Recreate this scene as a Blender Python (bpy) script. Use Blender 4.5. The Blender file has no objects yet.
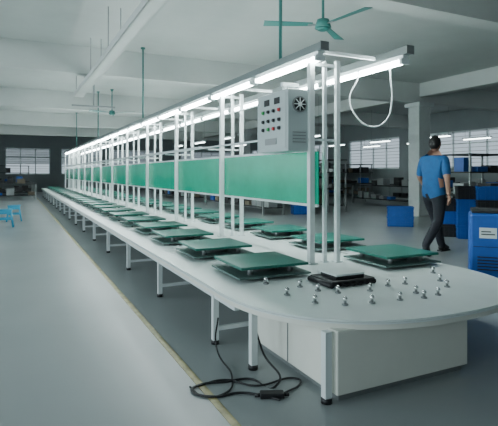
import bpy, bmesh, math, random
from mathutils import Vector, Matrix
random.seed(4)
scene=bpy.context.scene
H=1.3
# ------------------------------------------------------------ materials
def mat(name,col,rough=.5,metal=0,noise=0,nscale=8,emit=None,estr=0,spec=.5):
    m=bpy.data.materials.new(name); m.use_nodes=True
    nt=m.node_tree; b=nt.nodes['Principled BSDF']
    b.inputs['Base Color'].default_value=(*col,1)
    b.inputs['Roughness'].default_value=rough
    b.inputs['Metallic'].default_value=metal
    b.inputs['Specular IOR Level'].default_value=spec
    if emit:
        b.inputs['Emission Color'].default_value=(*emit,1); b.inputs['Emission Strength'].default_value=estr
    if noise>0:
        tc=nt.nodes.new('ShaderNodeTexCoord'); n=nt.nodes.new('ShaderNodeTexNoise'); r=nt.nodes.new('ShaderNodeValToRGB')
        n.inputs['Scale'].default_value=nscale; n.inputs['Detail'].default_value=6; n.inputs['Roughness'].default_value=.65
        r.color_ramp.elements[0].position=.3; r.color_ramp.elements[1].position=.7
        r.color_ramp.elements[0].color=(*[c*(1-noise) for c in col],1)
        r.color_ramp.elements[1].color=(*[min(1,c*(1+noise)) for c in col],1)
        nt.links.new(tc.outputs['Object'],n.inputs['Vector']); nt.links.new(n.outputs['Fac'],r.inputs['Fac'])
        nt.links.new(r.outputs['Color'],b.inputs['Base Color'])
    return m
M={}
M['ceil']=mat('ceiling_paint',(.54,.57,.55),.9,noise=.08,nscale=.6)
M['wall']=mat('wall_paint',(.27,.305,.31),.9,noise=.08,nscale=.8)
M['col']=mat('column_paint',(.54,.58,.57),.8,noise=.06)
M['white']=mat('white_laminate',(.70,.77,.75),.28,noise=.05,nscale=3)
M['cab']=mat('white_cabinet',(.76,.77,.70),.45,noise=.04,nscale=2)
M['frame']=mat('white_aluminium',(.76,.82,.82),.35,.1)
M['steel']=mat('grey_steel',(.28,.30,.30),.4,.5)
M['housing']=mat('lamp_housing',(.20,.23,.23),.45,.3)
M['panel']=mat('green_panel',(.005,.45,.27),.22,noise=.15,nscale=1.5)
M['pal']=mat('green_pallet',(.008,.14,.105),.33,noise=.15,nscale=5)
M['palb']=mat('pallet_base',(.10,.17,.155),.5)
M['black']=mat('black_plastic',(.012,.012,.014),.45)
M['dark']=mat('dark_wood',(.025,.028,.03),.6,noise=.3)
M['chrome']=mat('chrome',(.75,.76,.76),.18,1)
M['tube']=mat('fluorescent_tube',(1,1,1),.5,emit=(.88,1,.99),estr=58)
M['tube2']=mat('distant_fluorescent_tube',(1,1,1),.5,emit=(.86,1,.98),estr=11)
M['blue']=mat('blue_plastic',(.010,.09,.38),.4,noise=.1)
M['teal']=mat('teal_plastic',(.02,.26,.42),.4)
M['red']=mat('red_button',(.6,.02,.02),.3)
M['green']=mat('green_button',(.02,.4,.08),.3)
M['box']=mat('control_box_enamel',(.50,.57,.57),.4)
M['fan']=mat('fan_enamel',(.03,.17,.15),.4)
M['yellow']=mat('yellow_paint',(.36,.32,.15),.45,noise=.4,nscale=9)
M['shirt']=mat('blue_cotton',(.014,.10,.28),.85,noise=.15,nscale=12)
M['trouser']=mat('dark_trousers',(.012,.014,.022),.85)
M['skin']=mat('skin',(.42,.23,.16),.55)
M['hair']=mat('hair',(.008,.007,.007),.6)
M['card']=mat('cardboard',(.12,.10,.07),.8,noise=.2)
M['lip']=mat('lips',(.35,.12,.1),.5)

def floor_mat():
    m=bpy.data.materials.new('polished_concrete'); m.use_nodes=True
    nt=m.node_tree; b=nt.nodes['Principled BSDF']; L=nt.links.new
    tc=nt.nodes.new('ShaderNodeTexCoord')
    n=nt.nodes.new('ShaderNodeTexNoise'); n.inputs['Scale'].default_value=.5; n.inputs['Detail'].default_value=4; n.inputs['Roughness'].default_value=.5
    r=nt.nodes.new('ShaderNodeValToRGB'); r.color_ramp.elements[0].position=.25; r.color_ramp.elements[1].position=.75
    r.color_ramp.elements[0].color=(.255,.282,.287,1); r.color_ramp.elements[1].color=(.315,.345,.35,1)
    L(tc.outputs['Object'],n.inputs['Vector']); L(n.outputs['Fac'],r.inputs['Fac']); L(r.outputs['Color'],b.inputs['Base Color'])
    n2=nt.nodes.new('ShaderNodeTexNoise'); n2.inputs['Scale'].default_value=1.2; n2.inputs['Detail'].default_value=3
    mr=nt.nodes.new('ShaderNodeMapRange'); mr.inputs['To Min'].default_value=.26; mr.inputs['To Max'].default_value=.40
    L(tc.outputs['Object'],n2.inputs['Vector']); L(n2.outputs['Fac'],mr.inputs['Value']); L(mr.outputs['Result'],b.inputs['Roughness'])
    return m
M['floor']=floor_mat()

# ------------------------------------------------------------ mesh builder
class MB:
    def __init__(s): s.bm=bmesh.new(); s.mats=[]
    def mi(s,k):
        if k not in s.mats: s.mats.append(k)
        return s.mats.index(k)
    def box(s,x0,x1,y0,y1,z0,z1,k,bev=0,rot=None):
        r=bmesh.ops.create_cube(s.bm,size=1)
        vs=r['verts']
        c=Vector(((x0+x1)/2,(y0+y1)/2,(z0+z1)/2))
        for v in vs:
            v.co=Vector((v.co.x*(x1-x0),v.co.y*(y1-y0),v.co.z*(z1-z0)))
            if rot: v.co=rot@v.co
            v.co+=c
        fs=set(f for v in vs for f in v.link_faces)
        i=s.mi(k)
        for f in fs: f.material_index=i
        if bev>0:
            es=list(set(e for f in fs for e in f.edges))
            r2=bmesh.ops.bevel(s.bm,geom=es,offset=bev,segments=2,affect='EDGES',profile=.5)
            for f in r2['faces']: f.material_index=i
        return vs
    def cyl(s,p0,p1,r,k,seg=12,r2=None):
        p0=Vector(p0);p1=Vector(p1);d=p1-p0
        res=bmesh.ops.create_cone(s.bm,cap_ends=True,segments=seg,radius1=r,radius2=r if r2 is None else r2,depth=d.length)
        q=Vector((0,0,1)).rotation_difference(d.normalized()).to_matrix()
        i=s.mi(k)
        for v in res['verts']: v.co=q@v.co+(p0+p1)/2
        for f in set(f for v in res['verts'] for f in v.link_faces):
            f.material_index=i; f.smooth=len(f.verts)==4
    def ball(s,c,r,k,sc=(1,1,1),u=14,v=10):
        res=bmesh.ops.create_uvsphere(s.bm,u_segments=u,v_segments=v,radius=r)
        i=s.mi(k)
        for w in res['verts']: w.co=Vector((w.co.x*sc[0],w.co.y*sc[1],w.co.z*sc[2]))+Vector(c)
        for f in set(f for w in res['verts'] for f in w.link_faces): f.material_index=i; f.smooth=True
        return res['verts']
    def prism(s,pts,z0,z1,k,taper=1):
        i=s.mi(k)
        a=[s.bm.verts.new((x,y,z0)) for x,y in pts]; b=[s.bm.verts.new((x*taper,y*taper,z1)) for x,y in pts]
        s.bm.faces.new(a[::-1]).material_index=i; s.bm.faces.new(b).material_index=i
        n=len(pts)
        for j in range(n):
            f=s.bm.faces.new((a[j],a[(j+1)%n],b[(j+1)%n],b[j])); f.material_index=i
    def mesh(s,name):
        bmesh.ops.recalc_face_normals(s.bm,faces=s.bm.faces)
        me=bpy.data.meshes.new(name); s.bm.to_mesh(me); s.bm.free()
        for k in s.mats: me.materials.append(M[k])
        return me
    def obj(s,name,parent=None,loc=(0,0,0)):
        return mk(name,s.mesh(name),parent,loc)
def mk(name,me,parent=None,loc=(0,0,0),rz=0):
    o=bpy.data.objects.new(name,me); scene.collection.objects.link(o); o.location=loc; o.rotation_euler[2]=rz
    if parent: o.parent=parent
    return o
def empty(name,loc=(0,0,0)):
    o=bpy.data.objects.new(name,None); scene.collection.objects.link(o); o.location=loc; o.empty_display_size=.1; return o
def cable(name,pts,r,k,parent=None):
    cu=bpy.data.curves.new(name,'CURVE'); cu.dimensions='3D'; cu.bevel_depth=r; cu.bevel_resolution=3
    sp=cu.splines.new('BEZIER'); sp.bezier_points.add(len(pts)-1)
    for b,p in zip(sp.bezier_points,pts):
        b.co=p; b.handle_left_type=b.handle_right_type='AUTO'
    cu.materials.append(M[k])
    o=bpy.data.objects.new(name,cu); scene.collection.objects.link(o)
    if parent:o.parent=parent
    return o

# ------------------------------------------------------------ room
XW,XE,YS,YN,ZC=-7.0,17.0,-5.0,36.0,4.0
b=MB(); b.box(XW,XE,YS,YN,-.1,0,'floor'); b.obj('floor')
b=MB(); b.box(XW-.2,XE+.2,YS-.2,YN+.2,ZC,ZC+.15,'ceil')
for y in (-1.5,4.7,10.9,17.1,23.3,29.5):
    b.box(XW,XE,y-.15,y+.15,3.42,ZC+.01,'ceil')
for x in (-1.5,11.1):
    b.box(x-.14,x+.14,YS,YN,3.60,ZC+.01,'ceil')
b.obj('ceiling')
b=MB(); b.box(1.0,1.045,-4.9,34,0,.003,'yellow'); b.obj('floor_marking_line')

def wall_windows(wname,axis,pos,a0,a1,wins,z0,z1,thick,first,blind=0):
    """axis 'x': wall at x=pos running along y; wins list of (s,e)"""
    b=MB()
    def bx(s,e,za,zb,k='wall'):
        if axis=='x': b.box(min(pos,pos+thick),max(pos,pos+thick),s,e,za,zb,k)
        else: b.box(s,e,min(pos,pos+thick),max(pos,pos+thick),za,zb,k)
    bx(a0,a1,0,z0); bx(a0,a1,z1,ZC)
    cur=a0
    for s,e in wins:
        bx(cur,s,z0,z1); cur=e
    bx(cur,a1,z0,z1)
    b.obj(wname)
    n=first
    for s,e in wins:
        b=MB(); m=pos+thick/2; t=.03
        def fx(sa,ea,za,zb,k='frame',tt=t):
            if axis=='x': b.box(m-tt,m+tt,sa,ea,za,zb,k)
            else: b.box(sa,ea,m-tt,m+tt,za,zb,k)
        fx(s,e,z0,z0+.06); fx(s,e,z1-.06,z1)
        k=max(2,round((e-s)/.9))
        for i in range(k+1):
            c=s+(e-s)*i/k
            c=min(max(c,s+.03),e-.03); fx(c-.03,c+.03,z0,z1)
        fx(s,e,z0+(z1-z0)*.66-.02,z0+(z1-z0)*.66+.02)
        for i in range(int((z1-z0)/.16)):
            zz=z0+.16*(i+.5); fx(s,e,zz-.008,zz+.008,'steel',.008)
        if blind:   # lowered louvre blind in the upper part
            zb=z1-(z1-z0)*blind; zz=zb
            while zz<z1-.06: fx(s+.03,e-.03,zz,zz+.05,'steel',.012); zz+=.08
        b.obj('window_%d'%n); n+=1
    return n
n=1
n=wall_windows('wall_north','y',YN,XW,XE,[(-6,-1.2),(-.6,2.2),(2.9,5.6),(6.4,9.6),(11.6,16)],1.2,3.0,.2,n,.6)
n=wall_windows('wall_east','x',XE,YS,YN,[(5.5,10.2),(11.5,16.5),(18,22),(24,28),(30,34.5)],1.5,3.1,.2,n)
n=wall_windows('wall_west','x',XW,YS,YN,[(-4,0),(1.5,5),(6.5,10),(12,16),(18,22),(24,28)],1.0,3.2,-.2,n)
b=MB(); b.box(XW,XE,YS-.2,YS,0,ZC,'wall'); b.obj('wall_south')
for y in (-1.5,10.9,23.3):
    b=MB(); b.box(10.87,11.33,y-.22,y+.22,0,3.43,'col',.015); b.box(10.8,11.4,y-.3,y+.3,3.3,3.42,'col'); b.obj('column')

# ------------------------------------------------------------ assembly line table
TX0,TX1,TY0,TYE=1.31,3.59,2.05,29.0
TZ=.455; CX=(TX0+TX1)/2; RX=(TX1-TX0)/2; CY=3.15; RY=CY-TY0
def outline(off,ex=2.4,n=48,far=TYE):
    pts=[]
    for i in range(n+1):
        t=math.pi+math.pi*i/n
        c,s_=math.cos(t),math.sin(t)
        x=CX+(RX+off)*math.copysign(abs(c)**(2/ex),c); y=CY+(RY+off)*math.copysign(abs(s_)**(2/ex),s_)
        pts.append((x,y))
    pts.append((TX1+off,far)); pts.append((TX0-off,far))
    return pts
line=empty('assembly_line_table',(0,0,0))
rack=empty('overhead_workstation_rack',(0,0,0))
b=MB()
b.prism(outline(0),TZ-.012,TZ,'white'); b.prism(outline(-.006),TZ-.055,TZ-.012,'cab'); 
b.prism(outline(.004),TZ-.022,TZ-.014,'frame')
b.obj('table_top',line)
b=MB()
for x in (1.86,3.12): b.box(x-.012,x+.012,CY+.9,TYE-.3,TZ-.004,TZ+.001,'steel')
b.obj('chain_slot',line)
# legs and rails
b=MB()
y=3.4; ys=[]
while y<29: ys.append(y); y+=1.55
for y in ys:
    for x in (TX0+.06,TX0+.85,TX1-.85,TX1-.06):
        b.box(x-.022,x+.022,y-.022,y+.022,.03,TZ-.05,'frame'); b.cyl((x,y,0),(x,y,.03),.03,'black')
    b.box(TX0+.06,TX0+.85,y-.02,y+.02,TZ-.10,TZ-.05,'frame'); b.box(TX1-.85,TX1-.06,y-.02,y+.02,TZ-.10,TZ-.05,'frame')
    b.box(TX0+.06,TX0+.85,y-.015,y+.015,.10,.13,'frame')
for x in (TX0+.06,TX1-.06): b.box(x-.018,x+.018,3.0,TYE-.1,TZ-.10,TZ-.05,'frame'); 
for x in (TX0+.85,TX1-.85): b.box(x-.015,x+.015,3.4,TYE-.1,.10,.13,'frame')
for x,y in ((1.42,2.85),(1.585,2.25)):
    b.box(x-.022,x+.022,y-.022,y+.022,.03,TZ-.05,'frame'); b.cyl((x,y,0),(x,y,.03),.032,'black')
b.obj('leg_frame',line)
b=MB()
b.box(1.63,2.68,2.21,3.3,.04,TZ-.05,'cab',.008); b.box(1.66,2.65,2.24,3.27,0,.05,'steel')
b.box(1.625,1.632,2.75,2.757,.05,TZ-.06,'steel')
b.obj('drive_cabinet',line)

# ball casters
pos=[(287,292),(266,281),(315,300),(345,302),(338,290),(372,300),(370,288),(388,283),(400,297),(416,290),(424,295),(438,292),(440,278),(447,284),(405,281),(318,288),(433,270),(300,284)]
th=math.atan(234/480); 
def ground(px,py,z):
    d=480*(H-z)/(py-173); xr=(px-249)/480*d
    return (xr*math.cos(th)+d*math.sin(th), -xr*math.sin(th)+d*math.cos(th))
b=MB()
for px,py in pos:
    x,y=ground(px,py+3,TZ)
    b.cyl((x,y,TZ),(x,y,TZ+.008),.022,'steel'); b.cyl((x,y,TZ+.008),(x,y,TZ+.03),.010,'steel'); b.ball((x,y,TZ+.038),.017,'chrome')
b.obj('ball_transfer_units')

# pallets
def pallet_mesh(w=.60,l=.60,topk='pal'):
    b=MB(); h=.115
    b.box(-w/2,w/2,-l/2,l/2,h-.022,h,topk,.004)
    b.box(-w/2-.02,w/2+.02,-l/2-.01,l/2+.01,.022,.036,'palb',.003)
    for sx in (-1,1):
        for sy in (-1,1):
            b.cyl((sx*(w/2-.12),sy*(l/2-.1),.036),(sx*(w/2-.12),sy*(l/2-.1),h-.022),.022,'steel')
            b.cyl((sx*(w/2-.08)-.012,sy*(l/2-.08),.011),(sx*(w/2-.08)+.012,sy*(l/2-.08),.011),.011,'black')
    b.box(-.05,.05,-.2,.2,.004,.024,'steel'); b.cyl((0,0,.036),(0,0,h-.022),.14,'steel',24)
    return b.mesh('work_pallet')
pm=pallet_mesh()
y=3.62
while y<28.5:
    mk('work_pallet',pm,None,(1.87+random.uniform(-.01,.01),y,TZ+.002),random.uniform(-.03,.03)); y+=1.04
y=3.50
while y<28.5:
    mk('work_pallet',pm,None,(3.20,y,TZ+.002),random.uniform(-.03,.03)); y+=1.04
b=MB()
b.box(-.2,.2,-.15,.15,.01,.05,'black',.01); b.box(-.13,.13,-.1,.1,.05,.075,'black'); b.box(-.14,.12,-.12,.12,.075,.09,'white',.003)
for i in range(7): b.cyl((-.2+.065*i,-.15,.02),(-.2+.065*i,.15,.02),.02,'black')
gx,gy=ground(342,277,TZ+.04)
mk('pallet_transfer_unit',b.mesh('pallet_transfer_unit'),None,(gx,gy,TZ+.001),0)

# ------------------------------------------------------------ overhead superstructure
PX=2.48; 
b=MB(); gy=[3.76]+[3.9+2.0*i for i in range(1,13)]
for y in gy:
    for x,w,dy in ((PX-.006,.026,0),(PX+.16,.016,.02),(PX+.27,.021,-.03)):
        b.box(x-w,x+w,y+dy-w,y+dy+w,TZ,2.36,'frame'); b.box(x-w*1.8,x+w*1.8,y+dy-w*1.8,y+dy+w*1.8,TZ,TZ+.012,'frame')
    b.box(PX,3.29,y-.016,y+.016,2.425,2.455,'frame'); b.box(PX-.02,PX+.28,y-.016,y+.016,2.30,2.33,'frame')
    b.box(PX-.2,PX+.28,y-.010,y+.010,1.60,1.62,'frame')
for x,z,h in ((PX+.03,1.50,.024),(PX+.03,.985,.022),(PX+.2,2.12,.016),(PX-.2,1.625,.018)):
    b.box(x-.012,x+.012,gy[0]+.6 if x<PX else gy[0]-.06,28.0,z,z+h,'frame')
b.obj('frame_posts',rack)
b=MB()
for i in range(len(gy)-1):
    y0=gy[i]+.01;y1=gy[i+1]-.01
    b.box(PX+.026,PX+.036,y0,y1,1.01,1.50,'panel')
b.box(PX+.026,PX+.036,3.69,3.76,1.01,1.50,'panel')
b.obj('green_panels',rack)
b=MB()
b.box(PX-.22,PX-.045,6.2,28,1.645,1.658,'frame')
b.obj('parts_shelf',rack)
# fluorescent rows
for x,y0,nm in ((PX,3.55,'fluorescent_light_row'),(3.27,3.32,'fluorescent_light_row')):
    e=empty(nm)
    b=MB()
    b.box(x-.04,x+.04,y0,28.3,2.40,2.47,'housing'); b.box(x-.045,x+.045,y0-.004,y0+.004,2.395,2.475,'steel')
    y=y0+.06
    T=MB()
    while y<27.2:
        b.box(x-.03,x+.03,y,y+1.25,2.365,2.40,'frame')
        for s in (0,1.25-.03): b.box(x-.05,x+.05,y+s,y+s+.03,2.315,2.365,'frame')
        for dx in (-.028,.028): T.cyl((x+dx,y+.03,2.34),(x+dx,y+1.22,2.34),.017,'tube',8)
        y+=1.34
    b.obj('housing',e); T.obj('tubes',e)
b=MB()
for y in (4.34,10.3,16.5,22.7):
    b.cyl((PX,y,2.47),(PX,y,ZC),.018,'fan'); b.cyl((PX,y,ZC-.03),(PX,y,ZC),.05,'fan')
b.obj('suspension_rods')

# control box
b=MB()
x0,x1,y0,y1,z0,z1=2.22,2.435,3.75,4.36,1.50,2.07
b.box(x0,x1,y0,y1,z0,z1,'box',.008)
b.box(x0-.006,x0+.001,y0+.03,y1-.03,z0+.03,z1-.03,'box',.002)
for r,(zz,ks) in enumerate(((1.72,('black','red','green','black')),(1.80,('black','black','black','black')),(1.89,('red','black','black','green')))):
    for c in range(4):
        yy=y0+.14+c*.105
        b.cyl((x0-.006,yy,zz),(x0-.028,yy,zz),.016,ks[c]); b.cyl((x0-.006,yy,zz),(x0-.012,yy,zz),.022,'steel')
for c in range(2): b.box(x0-.012,x0-.005,y0+.14+c*.2,y0+.24+c*.2,1.95,2.01,'black')
b.box(x0-.012,x0-.005,y0+.20,y0+.42,1.57,1.63,'steel')
fx,fz=x0+.12,1.93
b.cyl((fx,y0,fz),(fx,y0-.012,fz),.075,'steel',24); b.cyl((fx,y0-.012,fz),(fx,y0-.014,fz),.062,'black',24)
for a in range(4):
    t=a*math.pi/4; b.cyl((fx+.06*math.cos(t),y0-.016,fz+.06*math.sin(t)),(fx-.06*math.cos(t),y0-.016,fz-.06*math.sin(t)),.004,'frame',6)
b.cyl((fx,y0-.02,fz),(fx,y0-.012,fz),.02,'frame')
b.cyl((2.33,4.0,2.07),(2.33,4.0,2.15),.02,'frame')
b.box(2.30,2.48,3.98,4.02,2.13,2.17,'frame')
for i in range(4): b.box(x0+.05,x0+.19,y0-.003,y0+.002,1.58+.03*i,1.588+.03*i,'steel')
b.obj('control_box')

cable('hanging_power_cable',[(3.27,4.05,2.40),(3.16,3.95,2.25),(3.03,3.90,2.05),(3.05,3.82,1.86),(3.18,3.75,1.76),(3.32,3.70,1.82),(3.36,3.66,2.0),(3.31,3.62,2.2),(3.27,3.60,2.40)],.008,'frame')

# ceiling fans
def fan(x,y,z,rot):
    b=MB()
    b.cyl((0,0,z+.05),(0,0,ZC),.018,'fan'); b.cyl((0,0,ZC-.07),(0,0,ZC),.03,'fan',r2=.06)
    b.cyl((0,0,z-.05),(0,0,z+.06),.11,'fan',20,.08); b.cyl((0,0,z-.08),(0,0,z-.05),.06,'fan',20,.1)
    for i in range(3):
        R=Matrix.Rotation(rot+i*2*math.pi/3,3,'Z')@Matrix.Rotation(math.radians(10),3,'X')
        vs=b.box(.14,.78,-.07,.07,z-.006,z+.002,'fan')
        for v in vs:
            w=v.co-Vector((0,0,z)); 
            if w.x<.2: w.y*=.6
            v.co=R@w+Vector((0,0,z))
        vs=b.box(.08,.2,-.02,.02,z-.012,z-.004,'steel')
        for v in vs: v.co=R@(v.co-Vector((0,0,z)))+Vector((0,0,z))
    return b.obj('ceiling_fan',None,(x,y,0))
def at(px,depth):
    xr=(px-249)/480*depth
    return xr*math.cos(th)+depth*math.sin(th), -xr*math.sin(th)+depth*math.cos(th)
fx,fy=at(323,6.3); fan(fx,fy,3.25,math.radians(158))
fx,fy=at(112,15.5); fan(fx,fy,3.25,math.radians(80))

# cable tray on ceiling
b=MB()
for x in (1.36,1.56): b.box(x-.012,x+.012,2.2,13.0,3.25,3.34,'ceil')
b.box(1.36,1.56,2.2,13,3.25,3.262,'ceil')
for y in (3,5.5,8,10,12.5): 
    for x in (1.36,1.56): b.cyl((x,y,3.3),(x,y,ZC),.008,'steel')
b.obj('cable_tray')
b=MB(); b.cyl((1.7,12,2.9),(1.7,12,ZC),.02,'steel'); b.box(1.2,2.2,11.97,12.03,2.88,2.92,'steel'); b.obj('ceiling_conduit')

# ------------------------------------------------------------ cords on floor
def g0(px,py): 
    x,y=ground(px,py,0); return (x,y,.008)
cord=[(1.42,2.9,.38),(*ground(262,350,.12),.12)]+[g0(*p) for p in ((275,388),(250,380),(225,383),(200,386),(192,392),(215,398),(240,394),(258,396),(280,401))]
cable('power_cord',cord,.007,'black')
cable('power_cord',[(*ground(218,318,.3),.3),(*ground(216,345,.1),.1)]+[g0(*p) for p in ((232,378),(222,396),(205,398),(190,388))],.006,'black')
cable('power_cord',[g0(*p) for p in ((195,388),(225,381),(255,387),(298,380),(300,385),(285,394))],.006,'black')
b=MB(); b.box(-.07,.07,-.03,.03,0,.03,'black',.006); b.cyl((.065,0,.015),(.10,0,.012),.010,'black'); b.cyl((-.10,0,.012),(-.065,0,.015),.010,'black')
x,y,_=g0(272,397); mk('power_adapter',b.mesh('power_adapter'),None,(x,y,0),-.4)

# ------------------------------------------------------------ stools, benches, clutter
def stool(px,py,k='teal'):
    x,y=ground(px,py,0); b=MB()
    b.prism([(.16*math.copysign(abs(math.cos(t))**.6,math.cos(t)),.16*math.copysign(abs(math.sin(t))**.6,math.sin(t))) for t in [i*math.pi/12 for i in range(24)]],.40,.43,k)
    for sx in (-1,1):
        for sy in (-1,1):
            b.cyl((sx*.18,sy*.18,0),(sx*.12,sy*.12,.41),.022,k,8)
    for s in (-1,1):
        b.box(-.15,.15,s*.155-.008,s*.155+.008,.18,.22,k); b.box(s*.155-.008,s*.155+.008,-.15,.15,.18,.22,k)
        b.box(-.13,.13,s*.14-.008,s*.14+.008,.32,.41,k); b.box(s*.14-.008,s*.14+.008,-.13,.13,.32,.41,k)
    b.obj('plastic_stool',None,(x,y,0))
stool(5,227); stool(14,221)
def bench(x0,x1,y0,y1,h=.75,items=True,rack=True,k='dark'):
    b=MB(); b.box(x0,x1,y0,y1,h-.04,h,k)
    for x in (x0+.04,x1-.04):
        for y in (y0+.04,y1-.04): b.box(x-.025,x+.025,y-.025,y+.025,0,h-.04,'steel')
    b.box(x0+.05,x1-.05,y0+.05,y1-.05,.2,.23,k)
    lx,ly=x1-x0,y1-y0
    if rack:
        for x in (x0+.04,x1-.04):
            for y in (y0+.04,y1-.04): b.box(x-.02,x+.02,y-.02,y+.02,h,h+.95,'steel')
        b.box(x0,x1,y0,y1,h+.5,h+.53,k); b.box(x0,x1,y0,y1,h+.92,h+.95,k)
    if items:
        n=int(max(lx,ly)/.45)
        for lv in ([.23,h]+([h+.53] if rack else [])):
            for i in range(n):
                if random.random()<.25: continue
                t=(i+.5)/n; w=random.uniform(.12,.19); hh=random.uniform(.1,.34)
                cx,cy=(x0+lx*t,(y0+y1)/2) if lx>ly else ((x0+x1)/2,y0+ly*t)
                b.box(cx-w,cx+w,cy-w,cy+w,lv,lv+hh,random.choice(['card','blue','black','black','steel','black']),.01)
    return b.obj('workbench')
bench(-3.2,.95,25.5,26.4,.8,True,False); bench(-3.2,.9,29.2,30.1,.8,True,False); bench(-3,.8,32.5,33.3,.8,True,True)
for (x,y,l,r) in ((6.8,13,5,0),(6.8,20,6,1),(9.2,13,6,1),(9.2,21,7,1),(13.3,12,5,0),(13.3,19,7,1),(15.4,9,8,0),(15.4,19,9,1),(13,27.5,4,1)):
    bench(x,x+.8,y,y+l,.8,True,bool(r))
bench(9.3,10.7,7.6,8.4,.8,True,True); bench(12.0,15,8.0,8.8,.8,True,False); bench(11.6,14.6,10.2,11.0,.8,True,False)
def crate(x,y,z=0,w=.5,d=.36,h=.3,rz=0,k='blue'):
    b=MB(); t=.012
    b.box(-w/2,w/2,-d/2,d/2,0,t,k)
    b.box(-w/2,w/2,-d/2,-d/2+t,0,h,k); b.box(-w/2,w/2,d/2-t,d/2,0,h,k)
    b.box(-w/2,-w/2+t,-d/2,d/2,0,h,k); b.box(w/2-t,w/2,-d/2,d/2,0,h,k)
    for zz in (h*.4,h*.75): 
        b.box(-w/2-.01,w/2+.01,-d/2-.01,-d/2,zz,zz+.014,k); b.box(-w/2-.01,-w/2,-d/2-.01,d/2+.01,zz,zz+.014,k)
    for s in (-1,1):
        b.box(-w/2-.015,w/2+.015,s*(d/2+.002)-.012,s*(d/2+.002)+.012,h-.03,h,k); b.box(s*(w/2+.002)-.012,s*(w/2+.002)+.012,-d/2-.01,d/2+.01,h-.03,h,k)
    for i in range(5):
        xx=-w/2+.05+i*(w-.1)/4; b.box(xx-.006,xx+.006,-d/2-.01,-d/2,0,h,k)
    mk('storage_crate',b.mesh('storage_crate'),None,(x,y,z),rz)
# blue equipment cart at the right
b=MB()
b.box(-.26,.26,-.24,.24,.10,.84,'blue',.03); b.box(-.24,.24,-.22,.22,.84,.87,'black',.01)
for sx in (-1,1):
    for sy in (-1,1):
        b.cyl((sx*.2-.015,sy*.18,.045),(sx*.2+.015,sy*.18,.045),.045,'black',16); b.box(sx*.2-.022,sx*.2+.022,sy*.18-.02,sy*.18+.02,.06,.105,'steel')
b.box(-.16,.02,-.246,-.238,.56,.68,'white',.002)          # label
b.box(-.14,.0,-.249,-.245,.60,.612,'black'); b.box(-.14,-.04,-.249,-.245,.63,.642,'black')
for i in range(5): b.box(-.18,.18,-.246,-.238,.20+.035*i,.212+.035*i,'black')
b.box(-.22,.22,-.243,-.238,.46,.466,'black'); b.box(.10,.2,-.26,-.24,.60,.62,'steel')
b.cyl((-.22,.24,.80),(-.22,.32,.86),.012,'steel'); b.cyl((.22,.24,.80),(.22,.32,.86),.012,'steel'); b.cyl((-.23,.32,.86),(.23,.32,.86),.014,'black')
x,y=ground(494,287,0); mk('blue_equipment_cart',b.mesh('blue_equipment_cart'),None,(x+.12,y+.1,0),-.85)
x,y=ground(400,226,0)
for i in range(2): crate(x,y,.24*i,.6,.4,.24,-.7)
for px,py,k in ((452,236,('black','blue','black')),(468,238,('blue','blue','blue','black')),(488,240,('black','blue','black','blue'))):
    x,y=ground(px,py,0)
    for i in range(len(k)): crate(x,y,.26*i,.42,.36,.26,-.7,k[i])
x,y=ground(300,214,0); crate(x,y,0,.5,.4,.3,-.3)

for x,y0 in ((7.2,16),(9.6,14),(13.7,12),(15.8,12)):
    e=empty('pendant_light'); b=MB(); T=MB(); y=y0
    while y<y0+9:
        b.box(x-.05,x+.05,y,y+1.25,2.62,2.67,'frame'); T.cyl((x,y+.03,2.60),(x,y+1.22,2.60),.018,'tube2',8)
        for s in (.1,1.15): b.cyl((x,y+s,2.67),(x,y+s,ZC),.006,'steel',6)
        y+=3.0
    b.obj('housing',e); T.obj('tubes',e)

# ------------------------------------------------------------ person
def skin(name,verts,edges,radii,root=0,sub=2):
    me=bpy.data.meshes.new(name); me.from_pydata([Vector(v) for v in verts],edges,[])
    o=bpy.data.objects.new(name,me); scene.collection.objects.link(o)
    md=o.modifiers.new('skin','SKIN'); md.use_smooth_shade=True
    for i,r in enumerate(radii):
        sv=me.skin_vertices[0].data[i]; sv.radius=r if isinstance(r,tuple) else (r,r); sv.use_root=(i==root)
    s=o.modifiers.new('sub','SUBSURF'); s.levels=sub; s.render_levels=sub
    dg=bpy.context.evaluated_depsgraph_get(); dg.update()
    m2=bpy.data.meshes.new_from_object(o.evaluated_get(dg)); bpy.data.objects.remove(o)
    for p in m2.polygons: p.use_smooth=True
    return m2
V=[];R=[];E=[];LAB=[]
def v(p,r): V.append(p);R.append(r);return len(V)-1
def e(a,b_,l): E.append((a,b_));LAB.append(l)
pel=v((0,0,.96),(.155,.115)); sp=v((0,-.005,1.13),(.155,.115)); ch=v((0,.0,1.32),(.185,.125)); nb=v((0,-.005,1.47),(.09,.075)); nk=v((0,.012,1.58),.058)
e(pel,sp,'shirt');e(sp,ch,'shirt');e(ch,nb,'shirt');e(nb,nk,'skin')
arms={}
for s,el,wr in ((-1,(-.28,.04,1.15),(-.25,.20,.97)),(1,(.27,-.09,1.15),(.28,-.06,.90))):
    sh=v((s*.185,0,1.425),.072); mid=v(((s*.185+el[0])/2,el[1]*.5,(1.425+el[2])/2),.068); ee=v(el,.043); ww=v(wr,.027)
    cut=v(tuple(Vector(((s*.185+el[0])/2,el[1]*.5,(1.425+el[2])/2)).lerp(Vector(el),.6)),.062)
    e(ch,sh,'shirt');e(sh,mid,'shirt');e(mid,cut,'shirt');e(cut,ee,'skin');e(ee,ww,'skin'); arms[s]=(Vector(el),Vector(wr))
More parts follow.
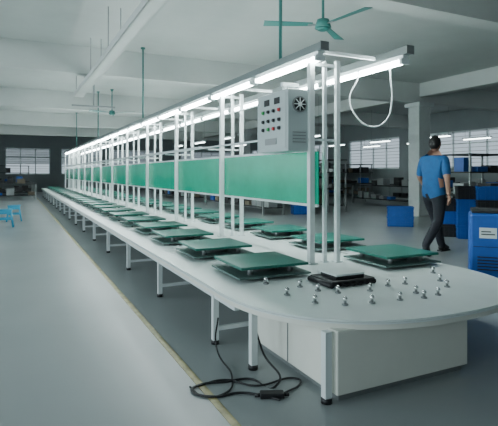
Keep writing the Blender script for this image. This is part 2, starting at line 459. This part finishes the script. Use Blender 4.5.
for s,kn,an,to in ((-1,(-.10,.20,.52),(-.09,.34,.09),(-.09,.48,.045)),(1,(.10,-.04,.50),(.09,-.36,.17),(.09,-.28,.04))):
    hp=v((s*.095,0,.87),.11); k_=v(kn,.078); cf=v(tuple(Vector(kn).lerp(Vector(an),.35)),.075); a_=v(an,.060); t_=v(to,.042)
    e(pel,hp,'trouser');e(hp,k_,'trouser');e(k_,cf,'trouser');e(cf,a_,'trouser');e(a_,t_,'black')
pm_=skin('body',V,E,R,0)
mats=['shirt','skin','trouser','black']
for k in mats: pm_.materials.append(M[k])
def segd(p,a,b_):
    a=Vector(a);b_=Vector(b_);d=b_-a;t=max(0,min(1,(p-a).dot(d)/d.length_squared));return (p-a-d*t).length
for p in pm_.polygons:
    best=min(range(len(E)),key=lambda i:segd(p.center,V[E[i][0]],V[E[i][1]])-.5*min(R[E[i][0]] if not isinstance(R[E[i][0]],tuple) else R[E[i][0]][0],.1))
    l=LAB[best]
    if l in('shirt','trouser') and abs(p.center.x)<.21 and p.center.z>.8: l='shirt' if p.center.z>.88 else 'trouser'
    if p.center.z<.8 and l in('shirt',): l='trouser'
    p.material_index=mats.index(l)
px_,py_=ground(434,254,0)
man=empty('walking_man',(px_,py_,0)); man.rotation_euler[2]=-math.radians(80); man.scale=(1.06,)*3
mk('body',pm_,man)
b=MB()
hc=Vector((0,.035,1.67))
vs=b.ball(hc,.1,'skin',(.76,.95,1.18),20,16)
for w in vs:
    d=w.co-hc
    if d.z<0 and d.y>0: w.co.x=hc.x+d.x*(1+d.z*2.2); w.co.y+=-d.z*.12
    if d.y<0: w.co.y-=.006
b.cyl((0,.125,1.675),(0,.150,1.645),.008,'skin',8,.015); b.ball((0,.148,1.645),.013,'skin')
for s in (-1,1):
    b.ball((s*.078,.04,1.662),.020,'skin',(.3,.6,1.1)); b.ball((s*.03,.118,1.675),.011,'white'); b.ball((s*.03,.126,1.675),.006,'hair')
    b.box(s*.03-.018,s*.03+.018,.118,.13,1.695,1.701,'hair')
b.box(-.022,.022,.122,.136,1.61,1.618,'lip',.002)
# short hair: shell over the crown and back of the head, cut along the hairline
hv=b.ball(hc+Vector((0,-.008,.008)),.1,'hair',(.83,1.0,1.20),36,30)
kill=[]
for w in hv:
    d=w.co-hc
    lim=.055 if d.y>.055 else (.0+d.y if d.y>0.012 else -.025+d.y*1.6)
    if d.z<max(lim,-.085): kill.append(w)
bmesh.ops.delete(b.bm,geom=kill,context='VERTS')
b.obj('head',man)
for s in (-1,1):
    el,wr=arms[s]; d=(wr-el).normalized(); side=Vector((1,0,0)); fw=d.cross(side).normalized()
    if fw.y<0: fw=-fw
    V2=[wr-d*.01,wr+d*.03,wr+d*.075];R2=[(.024,.02),(.034,.016),(.036,.015)];E2=[(0,1),(1,2)]
    for i,(o_,ln) in enumerate(((-.03,.062),(-.01,.075),(.01,.072),(.03,.058))):
        base=len(V2); bx=wr+d*.08+fw*o_*.95
        V2+= [bx,bx+d*ln*.5-side*s*.008,bx+d*ln-side*s*.028]; R2+=[.010,.009,.007]; E2+=[(2,base),(base,base+1),(base+1,base+2)]
    base=len(V2); V2+=[wr+d*.035+fw*.035-side*s*.01,wr+d*.07+fw*.055-side*s*.02,wr+d*.095+fw*.055-side*s*.025]; R2+=[.012,.010,.008]; E2+=[(1,base),(base,base+1),(base+1,base+2)]
    hm=skin('hand',V2,E2,R2,0,1); hm.materials.append(M['skin']); mk('hand_left' if s<0 else 'hand_right',hm,man)
b=MB()
b.box(-.09-.042,-.09+.042,.28,.53,0.0,.022,'black',.008); b.ball((-.09,.44,.045),.05,'black',(.85,1.9,.85)); b.ball((-.09,.34,.055),.05,'black',(.9,1.2,1.0))
b.ball((.09,-.27,.043),.05,'black',(.9,1.3,.85)); b.ball((.09,-.345,.11),.05,'black',(.9,1.0,1.5))
b.obj('shoes',man)

# ------------------------------------------------------------ lights
def area(name,loc,rot,sx,sy,p,col):
    l=bpy.data.lights.new(name,'AREA'); l.shape='RECTANGLE'; l.size=sx; l.size_y=sy; l.energy=p; l.color=col
    o=bpy.data.objects.new(name,l); scene.collection.objects.link(o); o.location=loc; o.rotation_euler=rot; return o
for i,(yc,w,p) in enumerate(((-2,4,230),(3.2,3.5,235),(8.2,3.5,215),(14,4,140),(20,4,90),(26,4,60))):
    area('window_daylight',(XW+.05,yc,2.1),(0,math.radians(-78),0),2.1,w,p,(.80,.94,1))  # area lamps added just inside the unseen west windows to boost the daylight
wd=bpy.data.worlds.new('World'); scene.world=wd; wd.use_nodes=True
wd.node_tree.nodes['Background'].inputs[0].default_value=(.72,.88,1,1); wd.node_tree.nodes['Background'].inputs[1].default_value=.75
# ------------------------------------------------------------ camera
cam=bpy.data.cameras.new('camera'); co=bpy.data.objects.new('camera',cam); scene.collection.objects.link(co)
co.location=(0,0,H); co.rotation_euler=(math.radians(90),0,-th); cam.lens=480/498*36; cam.sensor_width=36; cam.shift_y=-40/498
cam.clip_start=.05
scene.camera=co
